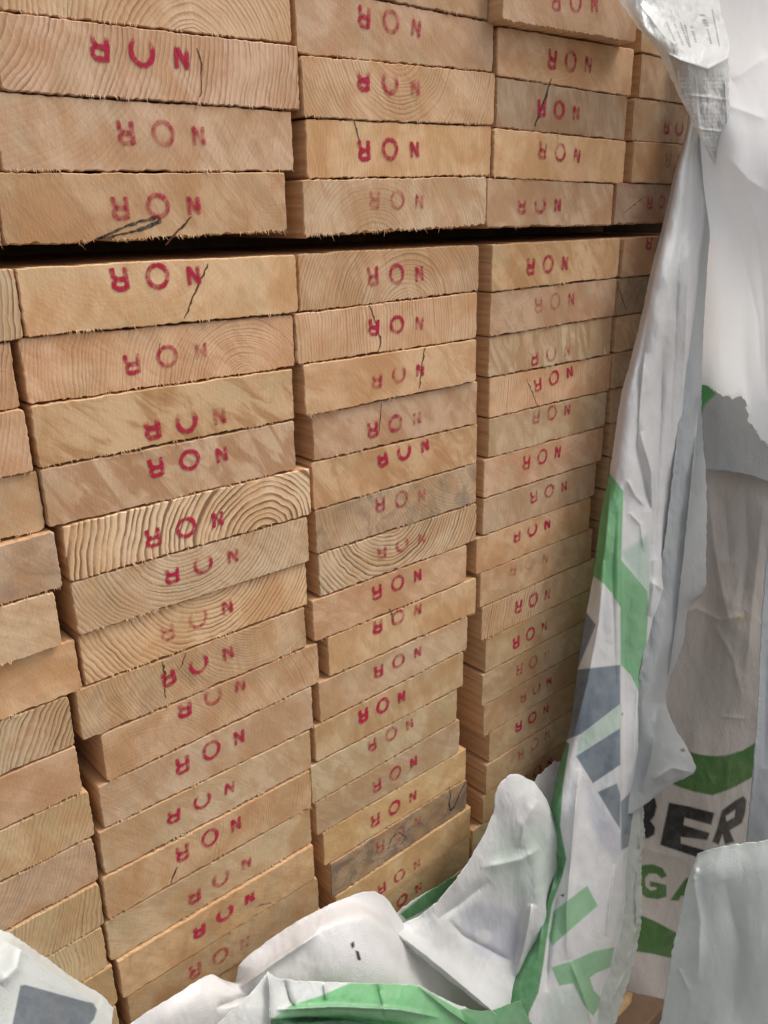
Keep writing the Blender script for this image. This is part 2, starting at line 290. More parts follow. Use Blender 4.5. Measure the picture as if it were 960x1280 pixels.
def board(xl, xr, zl, zr, ztl, ztr, out, look, seed, ragged=1.0, length=1.15):
    """one board: irregular sawn end facing -Y, arrises, long planed body, splinters along the lower arris"""
    rnd = random.Random(seed)
    cx = (xl+xr)/2; zb = min(zl, zr)
    corner = [(xl-cx, zl-zb), (xr-cx, zr-zb), (xr-cx, ztr-zb), (xl-cx, ztl-zb)]
    pts = []
    for k in range(4):
        a, b = np.array(corner[k]), np.array(corner[(k+1) % 4]); L = np.linalg.norm(b-a); t = (b-a)/L
        nrm = np.array([t[1], -t[0]])
        rad = 0.0026 if k % 2 == 0 else .0026
        n = max(4, int(L/0.0022))
        amp = {0: .00075*ragged, 1: .0005, 2: .0005, 3: .0005}[k]
        ph = rnd.random()*50
        wob = (rnd.random()-.5)*.0008
        for i in range(n):
            f = i/n
            s = rad + (L-2*rad)*f
            j = (vnoise(np.array(ph+s*420), np.array(seed*.37+k), 3)*2*amp + vnoise(np.array(ph+s*60), np.array(seed*.7+k), 5)*amp*1.2)
            cutv = wob*math.sin(math.pi*f)
            pts.append(a + t*s + nrm*(float(j)+cutv))
        # rounded corner
        c2 = np.array(corner[(k+2) % 4]); t2 = (c2-b)/np.linalg.norm(c2-b)
        r2 = rad*(.6+.8*rnd.random())*(1 if rnd.random() < .8 else .3)
        for q in (.25, .5, .75):
            p0 = b - t*r2; p1 = b + t2*r2
            pts.append((1-q)**2*p0 + 2*q*(1-q)*b + q*q*p1)
    pts = np.array(pts); N = len(pts); cen = pts.mean(0)
    def inset(d):
        v = pts-cen; half = np.array([abs(xr-xl)/2, max((ztl-zl), .01)/2])
        return cen + v*(1-d/half)
    V = []; 
    p_in = inset(.0006)
    for p in p_in: V.append((p[0], 0.0, p[1]))
    for p in pts: V.append((p[0], .0009, p[1]))
    for p in pts: V.append((p[0], length, p[1]))
    F = [tuple(range(N))]; MI = [0]
    for i in range(N):
        j = (i+1) % N
        F.append((i, N+i, N+j, j)); MI.append(0)
        F.append((N+i, 2*N+i, 2*N+j, N+j)); MI.append(1)
    F.append(tuple(range(3*N-1, 2*N-1, -1))); MI.append(1)
    # splinters hanging from the arrises
    cl = [rnd.random() for _ in range(7)]
    for k in range(int(44*ragged)):
        f = min(.99, max(.01, rnd.gauss(rnd.choice(cl), .035))); x = (xl-cx) + (xr-xl)*f; z = (zl+(zr-zl)*f) - zb
        ln = rnd.uniform(.0005, .0022)*(1 if rnd.random() < .9 else 2.4); wd = rnd.uniform(.00018, .00045); lean = rnd.uniform(-.9, 1.2)*ln
        n0 = len(V)
        V += [(x-wd, -.0001, z+.0012), (x+wd, -.0001, z+.0012), (x+lean, -.0007-rnd.random()*.0012, z-ln), (x, .0006, z+.0012)]
        F += [(n0, n0+1, n0+2), (n0+1, n0+3, n0+2), (n0+3, n0, n0+2)]; MI += [0, 0, 0]
    o = new_obj('timber_board', V, F, [W_END, W_SIDE], loc=(cx, -out, zb+ZG), mi=MI)
    h = ztl-zl; ring, spc, px_, py_, tone, saw, stain, _ = look
    if spc == 3 and ring < .3: spc = rnd.uniform(1.8, 3.6); py_ += rnd.uniform(-.8, .8); px_ += rnd.uniform(-.4, .4); ring = ring*.9
    const_attr(o.data, 'pith', 'FLOAT_VECTOR', ((px_-.5)*(xr-xl), 0, py_*h))
    const_attr(o.data, 'look', 'FLOAT_COLOR', (ring, tone, saw, 1))
    const_attr(o.data, 'look_b', 'FLOAT_COLOR', (spc*.1, stain, rnd.random(), 1))
    tw = rnd.uniform(-.04, .07); tg = rnd.uniform(-.05, .03)
    if ring > .8: tw, tg = -.01, .012
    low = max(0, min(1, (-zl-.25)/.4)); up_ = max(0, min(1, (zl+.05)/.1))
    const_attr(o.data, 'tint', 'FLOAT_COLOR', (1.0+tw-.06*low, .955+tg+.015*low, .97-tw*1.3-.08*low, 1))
    return o

def ribbon(path, widths, alphas, V, F, A, y):
    path = np.array(path, float); n = len(path); b0 = len(V)
    for i in range(n):
        t = path[min(i+1, n-1)]-path[max(i-1, 0)]; t = t/(np.linalg.norm(t)+1e-9); nn = np.array([-t[1], t[0]])
        for s, al in ((-1, 0.0), (-.55, 1), (.55, 1), (1, 0.0)):
            p = path[i]+nn*s*widths[i]/2; V.append((p[0], y, p[1])); A.append(alphas[i]*al)
    for i in range(n-1):
        for k in range(3):
            a = b0+i*4+k; F.append((a, a+1, a+5, a+4))
def poly_path(pts, step=.0008):
    r = []
    for a, b in zip(pts[:-1], pts[1:]):
        a = np.array(a); b = np.array(b); n = max(2, int(np.linalg.norm(b-a)/step))
        for i in range(n): r.append(a+(b-a)*i/n)
    r.append(np.array(pts[-1])); return r
def stamp(bo, pL, pR, strength, seed):
    """the three letters NOR stamped upside down in red"""
    rnd = random.Random(seed*7+1); V, F, A = [], [], []
    pL = np.array(pL); pR = np.array(pR); ex = (pR-pL)/np.linalg.norm(pR-pL); ez = np.array([-ex[1], ex[0]])
    sc = np.linalg.norm(pR-pL)/.050; sc = max(.85, min(1.1, sc))
    topfade = rnd.random() < .33; vs = rnd.uniform(.98, 1.2); layer = [0]; sidef = rnd.uniform(-.35, .35)
    tw = rnd.uniform(-.10, .10); ex, ez = ex*math.cos(tw)+ez*math.sin(tw), ez*math.cos(tw)-ex*math.sin(tw)
    def put(c, strokes, wid, gain, closed=False):
        for st in strokes:
            pth = [c + ex*p[0]*sc + ez*p[1]*sc*vs for p in poly_path(st)]
            wd = [wid*(1+.35*(rnd.random()-.5)) for _ in pth]; 
            wd = list(np.convolve(np.pad(wd, 2, 'edge'), np.ones(5)/5, 'valid'))
            wd[0] *= .8; wd[-1] *= .8
            al = []
            for q in pth:
                hh = float(np.dot(q-c, ez))/(.006*sc)
                a = strength*gain
                if topfade: a *= max(0, min(1, 1.0-(hh-.35)*1.7))
                a *= 1+sidef*float(np.dot(q-(pL+pR)/2, ex))/.03
                al.append(max(0, a*1.45*(1+.9*float(vnoise(np.array(q[0]*260.+seed), np.array(q[1]*260.), 9)))))
            ribbon(pth, wd, al, V, F, A, -.00030-.00004*layer[0]); layer[0] += 1
    mm = .001
    R = [[(4.2*mm, -6*mm), (4.2*mm, 6*mm)], [(4.2*mm, -5.2*mm), (-2*mm, -5.4*mm), (-4*mm, -3.8*mm), (-4*mm, -1.8*mm), (-2*mm, -.2*mm), (4*mm, -.2*mm)], [(-1*mm, -.3*mm), (-3.6*mm, 1.6*mm), (-4.2*mm, 6.2*mm)]]
    O = [[(6.6*mm*math.cos(t), 6.0*mm*math.sin(t)) for t in np.linspace(math.pi/2, math.pi*2.5, 28)]]
    Nn = [[(-3.3*mm, -5.2*mm), (-3.4*mm, 5.3*mm)], [(3.4*mm, -5.3*mm), (3.2*mm, 5.0*mm)], [(-3.1*mm, 4.4*mm), (3.2*mm, -4.4*mm)]]
    thick = 4.1*mm*(.85+.3*rnd.random())
    put(pL, R, thick, rnd.uniform(.9, 1.1)); put((pL+pR)/2+ez*.0006, O, thick*.95, rnd.uniform(.75, 1.1)); put(pR, Nn, thick*.88, rnd.uniform(.7, 1.1))
    o = new_obj('red_stamp', V, F, INK, parent=bo)
    a = o.data.attributes.new('ink', 'FLOAT', 'POINT'); a.data.foreach_set('value', np.array(A, np.float32))
    return o
def mark(bo, pxs, wpx, name, mat, out, alpha=1.0, seed=1):
    """crack or drawn mark given by points in the photo, laid on the board end"""
    P = [bp(x, y, out) for x, y in pxs]
    loc = np.array(bo.location); P2 = [(p[0]-loc[0], p[2]+ZG-loc[2]) for p in P]
    path = poly_path(P2, .0015); n = len(path); rnd = random.Random(seed)
    nz = np.array([vnoise(np.array(i*.6), np.array(seed*3.3), 2) for i in range(n)])
    nz2 = np.array([vnoise(np.array(i*.7), np.array(seed*5.1+9), 2) for i in range(n)])
    path = [np.array(p)+np.array([a*.0016, b*.0008]) for p, a, b in zip(path, nz, nz2)]
    wd = [wpx*.00062*(.6+.4*math.sin(math.pi*(i+1)/n))*.62*(1+1.0*nz[i]) for i in range(n)]
    V, F, A = [], [], []
    ribbon(path, [x*1.6 for x in wd], [alpha*(1+nz2[i]) for i in range(n)], V, F, A, -.00022)
    o = new_obj(name, V, F, mat, parent=bo)
    a = o.data.attributes.new('ink', 'FLOAT', 'POINT'); a.data.foreach_set('value', np.array(A, np.float32))
    return o

BO = {}
def build_column(col, pack, rows, nrows):
    rnd = random.Random(hash_s(col+pack)); up = pack == 'U'
    base_x = {'C0':-.2045+.003,'C1':.002,'C2':.207,'C3':.415,'C4':.624}[col]
    for i in range(nrows):
        key = f'{col}{pack}{i}'
        if up: k = nrows-1-i; zn = .0135 + k*PITCH
        else: zn = -.0008 - (i+1)*PITCH
        r = rows[i] if i < len(rows) else None
        out = rnd.uniform(-.0015, .0015); dz = 0.0
        xl = base_x + rnd.uniform(-.003, .005); xr = xl + .1955
        if r is not None:
            corners = [(r[0], r[1]) if r[0] is not None else None, (r[2], r[3]) if r[2] is not None else None]
            est = []
            for c in corners:
                if c is None: continue
                d = ray(c[0], c[1]); tan = d[2]/d[1]
                if abs(tan) > .3: est.append(CY - (zn-CZ)*d[1]/d[2])
            if est: out = max(-.002, min(.014, .6*float(np.mean(est))))
            P = [bp(*c, out) if c is not None else None for c in corners]
            if P[0] is not None and P[1] is not None:
                xl, xr = P[0][0], P[1][0]
                wd = xr-xl; mid = (xl+xr)/2; wd = max(.190, min(.200, wd)); xl, xr = mid-wd/2, mid+wd/2
                dz = max(-.0012, min(.0012, (P[1][2]-P[0][2])/2)) if not up else max(-.003, min(.003, (P[1][2]-P[0][2])/2))
            elif P[0] is not None: xl = P[0][0]; xr = xl+.1955
            elif P[1] is not None: xr = P[1][0]; xl = xr-.1955
        BO[key] = dict(col=col, pack=pack, i=i, xl=xl, xr=xr, zl=zn-dz, zr=zn+dz, out=out)
    # resolve neighbours in depth: no board end floats in its neighbour
    for i in range(nrows):
        b = BO[f'{col}{pack}{i}']
        if i > 0:
            a = BO[f'{col}{pack}{i-1}']; ztl, ztr = a['zl']-.0012, a['zr']-.0012
        else:
            ztl = ztr = (-.0008 if not up else b['zl']+PITCH-.0007)
        b['zt'] = (ztl, ztr)
def hash_s(s):
    h = 7
    for c in s: h = (h*131+ord(c)) % 1000003
    return h
NL = 31
C0U = []
def upper(rows, n=6): return [None]*(n-len(rows)) + rows
build_column('C0', 'U', [None]*6, 6)
for nm, rows in (('C1', C1U), ('C2', C2U), ('C3', C3U)): build_column(nm, 'U', upper(rows), 6)
build_column('C4', 'U', [None]*6, 6)
for nm, rows in (('C0', C0L), ('C1', C1L), ('C2', C2L), ('C3', C3L)): build_column(nm, 'L', rows, NL)
build_column('C4', 'L', [], NL)
for k, x in {'C4U5':.606,'C4U4':.629,'C4U3':.626,'C4U2':.632,'C4L0':.621,'C4L1':.619}.items():
    BO[k]['xl'] = x; BO[k]['xr'] = x+.1955
for k in range(6): BO[f'C4U{k}']['out'] -= .002
# keep neighbours in a row from overlapping
for pack, n in (('U', 6), ('L', NL)):
    for i in range(n):
        for a, b in (('C0', 'C1'), ('C1', 'C2'), ('C2', 'C3'), ('C3', 'C4')):
            A, B = BO[f'{a}{pack}{i}'], BO[f'{b}{pack}{i}']
            if B['xl'] < A['xr']+.0012:
                mv = A['xr']+.0012-B['xl']; B['xl'] += mv; B['xr'] += mv if b == 'C4' else 0
OFFU = {'C1': 2, 'C2': 2, 'C3': 1}        # the measured rows start below the rows that lie above the frame
boards = {}
for key, b in BO.items():
    col, pack, i = b['col'], b['pack'], b['i']
    mi = i - (OFFU.get(col, 0) if pack == 'U' else 0)
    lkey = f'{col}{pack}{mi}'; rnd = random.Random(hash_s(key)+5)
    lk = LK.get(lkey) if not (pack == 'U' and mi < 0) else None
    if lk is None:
        t = (.74 if col == 'C4' and pack == 'U' else .80 if col == 'C4' else .85)  # upper rightmost boards toned darker for the shadow at the top right
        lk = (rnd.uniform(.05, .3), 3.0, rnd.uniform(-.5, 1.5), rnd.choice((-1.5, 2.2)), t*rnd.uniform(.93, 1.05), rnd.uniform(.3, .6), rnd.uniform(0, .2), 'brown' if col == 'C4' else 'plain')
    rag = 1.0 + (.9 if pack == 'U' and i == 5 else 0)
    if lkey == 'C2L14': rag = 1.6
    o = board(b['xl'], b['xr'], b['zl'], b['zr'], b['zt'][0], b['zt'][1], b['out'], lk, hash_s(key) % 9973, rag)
    word = lk[7]
    if pack == 'U':
        top = {0: 'top', 1: 'second'}.get(i)
        pos = f'{ORD[5-i]} from bottom in the {COLN[col]} of the upper stack' if i < 5 else f'bottom one in the {COLN[col]} of the upper stack'
        grp = 'boards stacked in the upper pack'
    else:
        pos = (f'{ORD[i]} from top' if i else 'top one') + f' in the {COLN[col]} of the lower stack'
        grp = 'boards stacked in the lower pack'
    tag(o, f'{word} board, {pos}', 'board', grp)
    boards[lkey if not (pack == 'U' and mi < 0) else key+'x'] = (o, b['out'])
    sd_ = ST.get((col, pack), {}).get(mi)
    if sd_ and not (pack == 'U' and mi < 0):
        ux, uy, vx, vy, stg = sd_
        A = bp(ux, uy, b['out']); B = bp(vx, vy, b['out']); lo = o.location
        h = b['zt'][0]-b['zl']
        def loc2(P):
            z = P[2]+ZG-lo[2]; z = max(.0075, min(h-.0068, z)); return (P[0]-lo[0], z)
        stamp(o, loc2(A), loc2(B), min(1, stg), hash_s(key) % 1000)

# cracks and marks
def mk(key, pts, w, kind='crack', alpha=1.0, seed=1):
    o, out = boards[key]
    mark(o, pts, w, 'crack' if kind == 'crack' else 'black_mark', CRACKM if kind == 'crack' else BLACKM, out, alpha, seed)
mk('C1L0', [(260,329),(250,352),(238,378),(231,398)], 2.4, seed=3)
mk('C1U3', [(122,299),(150,286),(175,277),(197,271),(199,277),(170,289),(140,296),(120,299)], 4, 'm', .8, 4)
mk('C1U3', [(239,271),(228,283),(216,295),(207,307)], 2.6, seed=5)
mk('C2L1', [(461,381),(467,395),(473,412),(476,428),(472,442)], 2.8, seed=6)
mk('C2L2', [(531,434),(528,452),(526,470),(524,486)], 3, seed=7)
mk('C2L3', [(477,501),(475,520),(474,540)], 1.6, seed=8)
mk('C2L8', [(487,761),(490,770),(492,781)], 4, seed=9)
mk('C1L7', [(203,826),(206,845),(207,872)], 3.2, seed=10)
mk('C1L7', [(232,816),(226,835)], 1.5, seed=11)
mk('C1L11', [(222,1083),(216,1096),(213,1104)], 3, seed=12)
mk('C1U1', [(246,60),(251,80),(253,105),(250,122)], 2.0, seed=13)
mk('C3U2', [(690,98),(683,118),(676,138),(668,158)], 5.5, 'm', .75, 14)
mk('C3U2', [(688,100),(680,125),(668,157)], 2.0, seed=15)
mk('C3L3', [(658,474),(664,487),(672,508)], 1.7, seed=16)
mk('C2L14', [(561,984),(563,992),(561,1005),(563,1013),(568,1008),(577,986),(582,977)], 4, 'm', 1.0, 17)
mk('C2L14', [(485,1062),(489,1048),(498,1040),(508,1046),(500,1056)], 3, 'm', .6, 18)
mk('C2U2', [(442,148),(446,165),(450,180)], 2, seed=19)
mk('C2L12', [(520,948),(514,960),(508,968)], 2.2, seed=20)
mk('C3U3', [(697,162),(697,180)], 1.4, seed=21)
mk('C1L1', [(200,428),(199,448)], 1.2, seed=22)
mk('C1L13', [(318,1134),(330,1130),(342,1128)], 3.5, 'm', .35, 23)
mk('C4L0', [(805,262),(790,275),(776,284)], 1.5, seed=24) if False else None
mk('C4U5', [(808,243),(794,255),(780,266)], 1.6, seed=24)
mk('C4L1', [(772,352),(776,370),(783,388)], 2.5, seed=25)

# battens: between the packs and under the lower pack
def box_obj(name, x0, x1, y0, y1, z0, z1, mat, bev=.003):
    V = [(x, y, z) for x in (x0, x1) for y in (y0, y1) for z in (z0, z1)]
    F = [(0,1,3,2),(4,6,7,5),(0,4,5,1),(2,3,7,6),(0,2,6,4),(1,5,7,3)]
    c = ((x0+x1)/2, (y0+y1)/2, z0)
    o = new_obj(name, [(v[0]-c[0], v[1]-c[1], v[2]-c[2]) for v in V], F, mat, loc=c)
    b = o.modifiers.new('bevel', 'BEVEL'); b.width = bev; b.segments = 2
    return o
for y, t in ((.17, 'thin timber batten just inside the dark gap between the two stacks'), (.80, 'thin timber batten deep inside the gap between the two stacks')):
    tag(box_obj('spacer_batten', -.20, .838, y, y+.04, ZG-.0006, ZG+.0128, TIMBER, .001), t, 'batten')
zb_ = ZG - .0008 - NL*PITCH
for y, t in ((.10, 'front timber bearer under the lower stack of boards'), (.85, 'rear timber bearer under the lower stack of boards')):
    tag(box_obj('timber_bearer', -.22, .83, y, y+.09, 0.0, zb_, TIMBER), t, 'bearer')

# ---------------------------------------------------------------- plastic film
def catmull(P, n):
    P = np.array(P, float); k = len(P)
    if k == 2:
        t = np.linspace(0, 1, n)[:, None]; return P[0]*(1-t)+P[1]*t
    seg = np.linalg.norm(np.diff(P[:, :2], axis=0), axis=1)+1e-6; u = np.concatenate([[0], np.cumsum(seg)]); u /= u[-1]
    T = np.linspace(0, 1, n); idx = np.clip(np.searchsorted(u, T, side='right')-1, 0, k-2)
    ext = np.vstack([2*P[0]-P[1], P, 2*P[-1]-P[-2]]); ue = np.concatenate([[2*u[0]-u[1]], u, [2*u[-1]-u[-2]]])
    i = idx+1; p0, p1, p2, p3 = ext[i-1], ext[i], ext[i+1], ext[i+2]
    t0, t1, t2, t3 = ue[i-1], ue[i], ue[i+1], ue[i+2]
    h = (t2-t1)[:, None]; s = ((T-t1)/(t2-t1))[:, None]
    m1 = ((p2-p0)/(t2-t0)[:, None])*h; m2 = ((p3-p1)/(t3-t1)[:, None])*h
    return (2*s**3-3*s**2+1)*p1+(s**3-2*s**2+s)*m1+(-2*s**3+3*s**2)*p2+(s**3-s**2)*m2
def seg_dist(x, y, pl):
    """distance to a polyline, sign by side, and parameter along it"""
    best = np.full(x.shape, 1e9); sign = np.ones(x.shape); par = np.zeros(x.shape); L = 0
    tot = sum(math.hypot(b[0]-a[0], b[1]-a[1]) for a, b in zip(pl[:-1], pl[1:]))
    for a, b in zip(pl[:-1], pl[1:]):
        dx, dy = b[0]-a[0], b[1]-a[1]; ll = math.hypot(dx, dy)
        t = np.clip(((x-a[0])*dx+(y-a[1])*dy)/(ll*ll), 0, 1)
        d = np.hypot(x-a[0]-t*dx, y-a[1]-t*dy); mk_ = d < best
        best = np.where(mk_, d, best); sign = np.where(mk_, np.sign(dx*(y-a[1])-dy*(x-a[0])), sign); par = np.where(mk_, (L+t*ll)/tot, par); L += ll
    return best, sign, par
def inside(x, y, poly):
    c = np.zeros(x.shape, bool); n = len(poly)
    for i in range(n):
        x1, y1 = poly[i]; x2, y2 = poly[(i+1) % n]
        if y1 == y2: continue
        c ^= ((y1 > y) != (y2 > y)) & (x < (x2-x1)*(y-y1)/(y2-y1)+x1)
    return c
def cover(x, y, poly, soft=.8):
    d, _, _ = seg_dist(x, y, list(poly)+[poly[0]]); ins = inside(x, y, poly)
    return np.clip(.5+np.where(ins, d, -d)/(2*soft), 0, 1)
def sheet(name, rows, step=1.6, folds=(), prints=(), base=(.86, .86, .855), mat=None, edge=1.2, crump=(.0012, 26), drift=(.004, 110), seed=1, thick=.0004, ext=None, parent=None, holes=(), sq=False, fs=1.0):
    rows = [np.array(r, float) for r in rows]
    wmax = max(np.linalg.norm(np.diff(r[:, :2], axis=0), axis=1).sum() for r in rows); n = max(6, int(wmax/step))
    A = np.array([catmull(r, n) for r in rows])
    hmax = max(np.linalg.norm(np.diff(A[:, j, :2], axis=0), axis=1).sum() for j in (0, n//2, n-1)); mm_ = max(6, int(hmax/step))
    G = np.stack([catmull(A[:, j], mm_) for j in range(n)], 1)     # mm_ x n x 3
    x, y, o = G[..., 0].copy(), G[..., 1].copy(), G[..., 2].copy()
    I = np.minimum(np.arange(mm_), np.arange(mm_)[::-1])[:, None]*step; J = np.minimum(np.arange(n), np.arange(n)[::-1])[None, :]*step
    e = np.exp(-np.minimum(I, J)/6.0)
    x0, y0 = x.copy(), y.copy()
    x += e*edge*2*fbm(x0/7, y0/7, seed+50, 3); y += e*edge*2*fbm(x0/7, y0/7, seed+90, 3)
    for f in folds:
        pl, wd, ht = f[0], f[1], f[2]*fs; kind = f[3] if len(f) > 3 else 'r'
        d, sg, par = seg_dist(x0, y0, pl); tp = np.clip(np.minimum(par, 1-par)*5, 0, 1)**.7 if kind != 'S' else 1
        if kind == 'r': o += ht*tp*np.exp(-(d/(wd*.9))**1.12)
        elif kind in 'sS': o += ht*tp*np.tanh(d*sg/wd)*np.exp(-(d/(wd*7))**2)
        elif kind == 'c': o += ht*tp*np.exp(-d/wd)
    o += crump[0]*fbm(x0/crump[1], y0/(crump[1]*2.2), seed, 4)*2
    o += crump[0]*.25*(1-np.abs(vnoise(x0/18+y0/60, y0/45-x0/90, seed+7))*4)
    o += drift[0]*vnoise(x0/drift[1], y0/(drift[1]*1.5), seed+3)*2
    c = np.zeros(x.shape+(4,)); c[..., :3] = base; c[..., 3] = 1
    for p in prints:
        poly, colr = p[0], p[1]; al = p[2] if len(p) > 2 else 1.0; sf = p[3] if len(p) > 3 else .8
        cv = cover(x0, y0, poly, sf)*al; cv = cv*(1+.10*fbm(x0/9, y0/9, seed+31, 3)); cv = np.clip(cv, 0, 1)[..., None]
        c[..., :3] = c[..., :3]*(1-cv)+np.array(colr)*cv
    P = (bpv if sq else bp)(x, y, o); P[..., 2] += ZG
    cen = P.reshape(-1, 3).mean(0); cen[2] = P[..., 2].min()
    if parent is not None: cen = np.array(parent.location)
    idx = np.arange(mm_*n).reshape(mm_, n)
    q = np.stack([idx[:-1, :-1], idx[1:, :-1], idx[1:, 1:], idx[:-1, 1:]], -1).reshape(-1, 4)
    if holes:
        qx = x0[:-1, :-1].ravel(); qy = y0[:-1, :-1].ravel(); keep = np.ones(len(q), bool)
        for h in holes: keep &= ~inside(qx, qy, h)
        q = q[keep]
    me = bpy.data.meshes.new(name); vv = (P.reshape(-1, 3)-cen)
    me.vertices.add(len(vv)); me.vertices.foreach_set('co', vv.ravel().astype(np.float32))
    me.loops.add(len(q)*4); me.loops.foreach_set('vertex_index', q.ravel().astype(np.int32))
    me.polygons.add(len(q)); me.polygons.foreach_set('loop_start', np.arange(0, len(q)*4, 4, dtype=np.int32)); 
    me.polygons.foreach_set('use_smooth', np.ones(len(q), bool))
    me.update(calc_edges=True); me.validate()
    a = me.attributes.new('print', 'FLOAT_COLOR', 'POINT'); a.data.foreach_set('color', c.reshape(-1).astype(np.float32))
    me.materials.append(mat or FILM)
    ob = bpy.data.objects.new(name, me); COL.objects.link(ob)
    if parent is not None: ob.parent = parent
    else: ob.location = cen
    so = ob.modifiers.new('thickness', 'SOLIDIFY'); so.thickness = thick; so.offset = 0
    return ob
GREEN, DGREEN, PGREEN = (.27, .64, .31), (.09, .30, .10), (.60, .76, .65)
GREY, LAV = (.25, .31, .37), (.70, .71, .80)

# --- the wrapped pack standing to the right, in the shade
wp = bpy.data.objects.new('wrapped_pack', None); COL.objects.link(wp); wp.location = (1.15, .35, 0)
tag(wp, 'pack in shade-toned beige film printed with black letters and green bands behind the torn drape', 'wrapped pack')
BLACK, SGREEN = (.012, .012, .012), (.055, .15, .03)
BEIGE_SHADE = (.52, .465, .42)  # shade and wood bounce on white film, put into the base colour
rows = [
 [(862,540,.072),(905,548,.060),(960,556,.06),(1080,575,.03)],
 [(852,660,.072),(890,665,.060),(930,670,.06),(1070,690,.03)],
 [(838,780,.070),(880,785,.060),(925,790,.065),(1060,800,.02)],
 [(800,900,.085),(860,905,.066),(920,905,.058),(1040,910,.02)],
 [(776,1000,.090),(850,1010,.068),(905,1005,.06),(1020,1000,.02)],
 [(762,1100,.095),(830,1110,.062),(890,1110,.055),(1000,1105,.02)],
 [(750,1180,.10),(815,1190,.060),(870,1195,.05),(980,1190,.02)],
 [(760,1232,.066),(800,1243,.060),(860,1254,.045),(970,1262,.02)],
]
E_ = [(836,1003),(862,1008),(893,1016),(889,1031),(856,1022),(854,1031),(887,1041),(884,1050),(851,1046),(851,1054),(886,1064),(876,1073),(825,1056)]
B_ = [(790,1012),(800,1003),(812,996),(819,998),(821,1008),(818,1020),(813,1026),(819,1034),(818,1043),(810,1048),(790,1046)]
R_ = [(890,1052),(896,1036),(902,1013),(918,1001),(929,995),(933,1000),(931,1018),(927,1029),(912,1038),(918,1052),(906,1056),(903,1043),(898,1056)]
Rh = [(907,1020),(919,1012),(918,1021),(908,1027)]
G_ = [(796,1086),(804,1081),(816,1080),(828,1085),(834,1095),(827,1098),(820,1092),(811,1092),(806,1098),(807,1108),(813,1113),(820,1112),(821,1109),(812,1108),(812,1101),(833,1106),(833,1121),(822,1124),(808,1122),(798,1114)]
A_ = [(838,1125),(848,1110),(857,1098),(866,1094),(872,1126),(861,1126),(860,1119),(851,1120),(848,1126)]
band1 = [(830,968),(858,938),(870,942),(881,944),(895,945),(908,944),(928,938),(948,926),(975,915),(975,955),(948,967),(916,985),(891,994),(869,990),(850,984),(836,978)]
band2 = [(780,1136),(799,1143),(818,1151),(844,1165),(900,1180),(900,1205),(836,1197),(815,1192),(780,1187)]
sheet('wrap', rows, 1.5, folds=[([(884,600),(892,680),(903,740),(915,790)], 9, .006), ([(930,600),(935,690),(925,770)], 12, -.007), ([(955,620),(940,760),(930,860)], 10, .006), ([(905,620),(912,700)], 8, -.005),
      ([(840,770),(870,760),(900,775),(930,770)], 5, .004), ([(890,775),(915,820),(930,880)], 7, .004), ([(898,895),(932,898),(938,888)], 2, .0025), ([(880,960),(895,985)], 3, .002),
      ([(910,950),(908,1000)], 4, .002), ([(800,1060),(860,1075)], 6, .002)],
      prints=[(band1, SGREEN, 1), (B_, BLACK, 1), (E_, BLACK, 1), (R_, BLACK, .9), (Rh, BEIGE_SHADE, 1), (G_, SGREEN, 1), (A_, SGREEN, 1), (band2, SGREEN, 1), ([(916,768),(934,768),(938,775),(926,780)], (.42, .33, .19), .6, 3)],
      base=BEIGE_SHADE, mat=FILM_BACK, edge=.5, crump=(.0012, 30), seed=11, parent=wp, sq=True, fs=.5)
def part_box(name, x0, x1, y0, y1, z0, z1, mat, parent):
    o = box_obj(name, x0, x1, y0, y1, z0, z1, mat, .004)
    L = o.location.copy(); o.parent = parent; o.location = L-parent.location; return o
part_box('boards_inside', .92, 1.60, .14, 1.0, .10, ZG-.02, TIMBER, wp)
part_box('bearer', .86, 1.60, .10, .19, 0.0, .097, TIMBER, wp)

# --- dark film added on the right-hand flank to stop light through the gap
def flank():
    ny, nz = 60, 90; V = []; 
    for j in range(nz):
        for i in range(ny):
            y = .03+1.12*i/(ny-1); z = .06+(ZG+.26-.06)*j/(nz-1)
            V.append((.006*float(fbm(np.array(y*6.), np.array(z*3.), 77)), y-.6, z-.06))
    F = [(j*ny+i, j*ny+i+1, (j+1)*ny+i+1, (j+1)*ny+i) for j in range(nz-1) for i in range(ny-1)]
    o = new_obj('film_sheet', V, F, FILM_BACK, loc=(.845, .6, .06)); const_attr(o.data, 'print', 'FLOAT_COLOR', (.16, .15, .14, 1))  # dark tint keeps the gap between the packs looking shaded
    for p in o.data.polygons: p.use_smooth = True
    m_ = o.modifiers.new('thickness', 'SOLIDIFY'); m_.thickness = .0005
    tag(o, 'added dark film blocking light at the right-hand flank of both board stacks', 'plastic film')
flank()
oc = box_obj('timber_offcut', .74, 1.30, -.02, .06, 0.001, .085, plain('dark_mottled_timber', (0.03, 0.02, 0.014), (0.16, 0.09, 0.045), 14))  # timber mottled from near-black to brown
tag(oc, 'dark timber offcut lying on the ground below the shade-toned beige film', 'offcut')
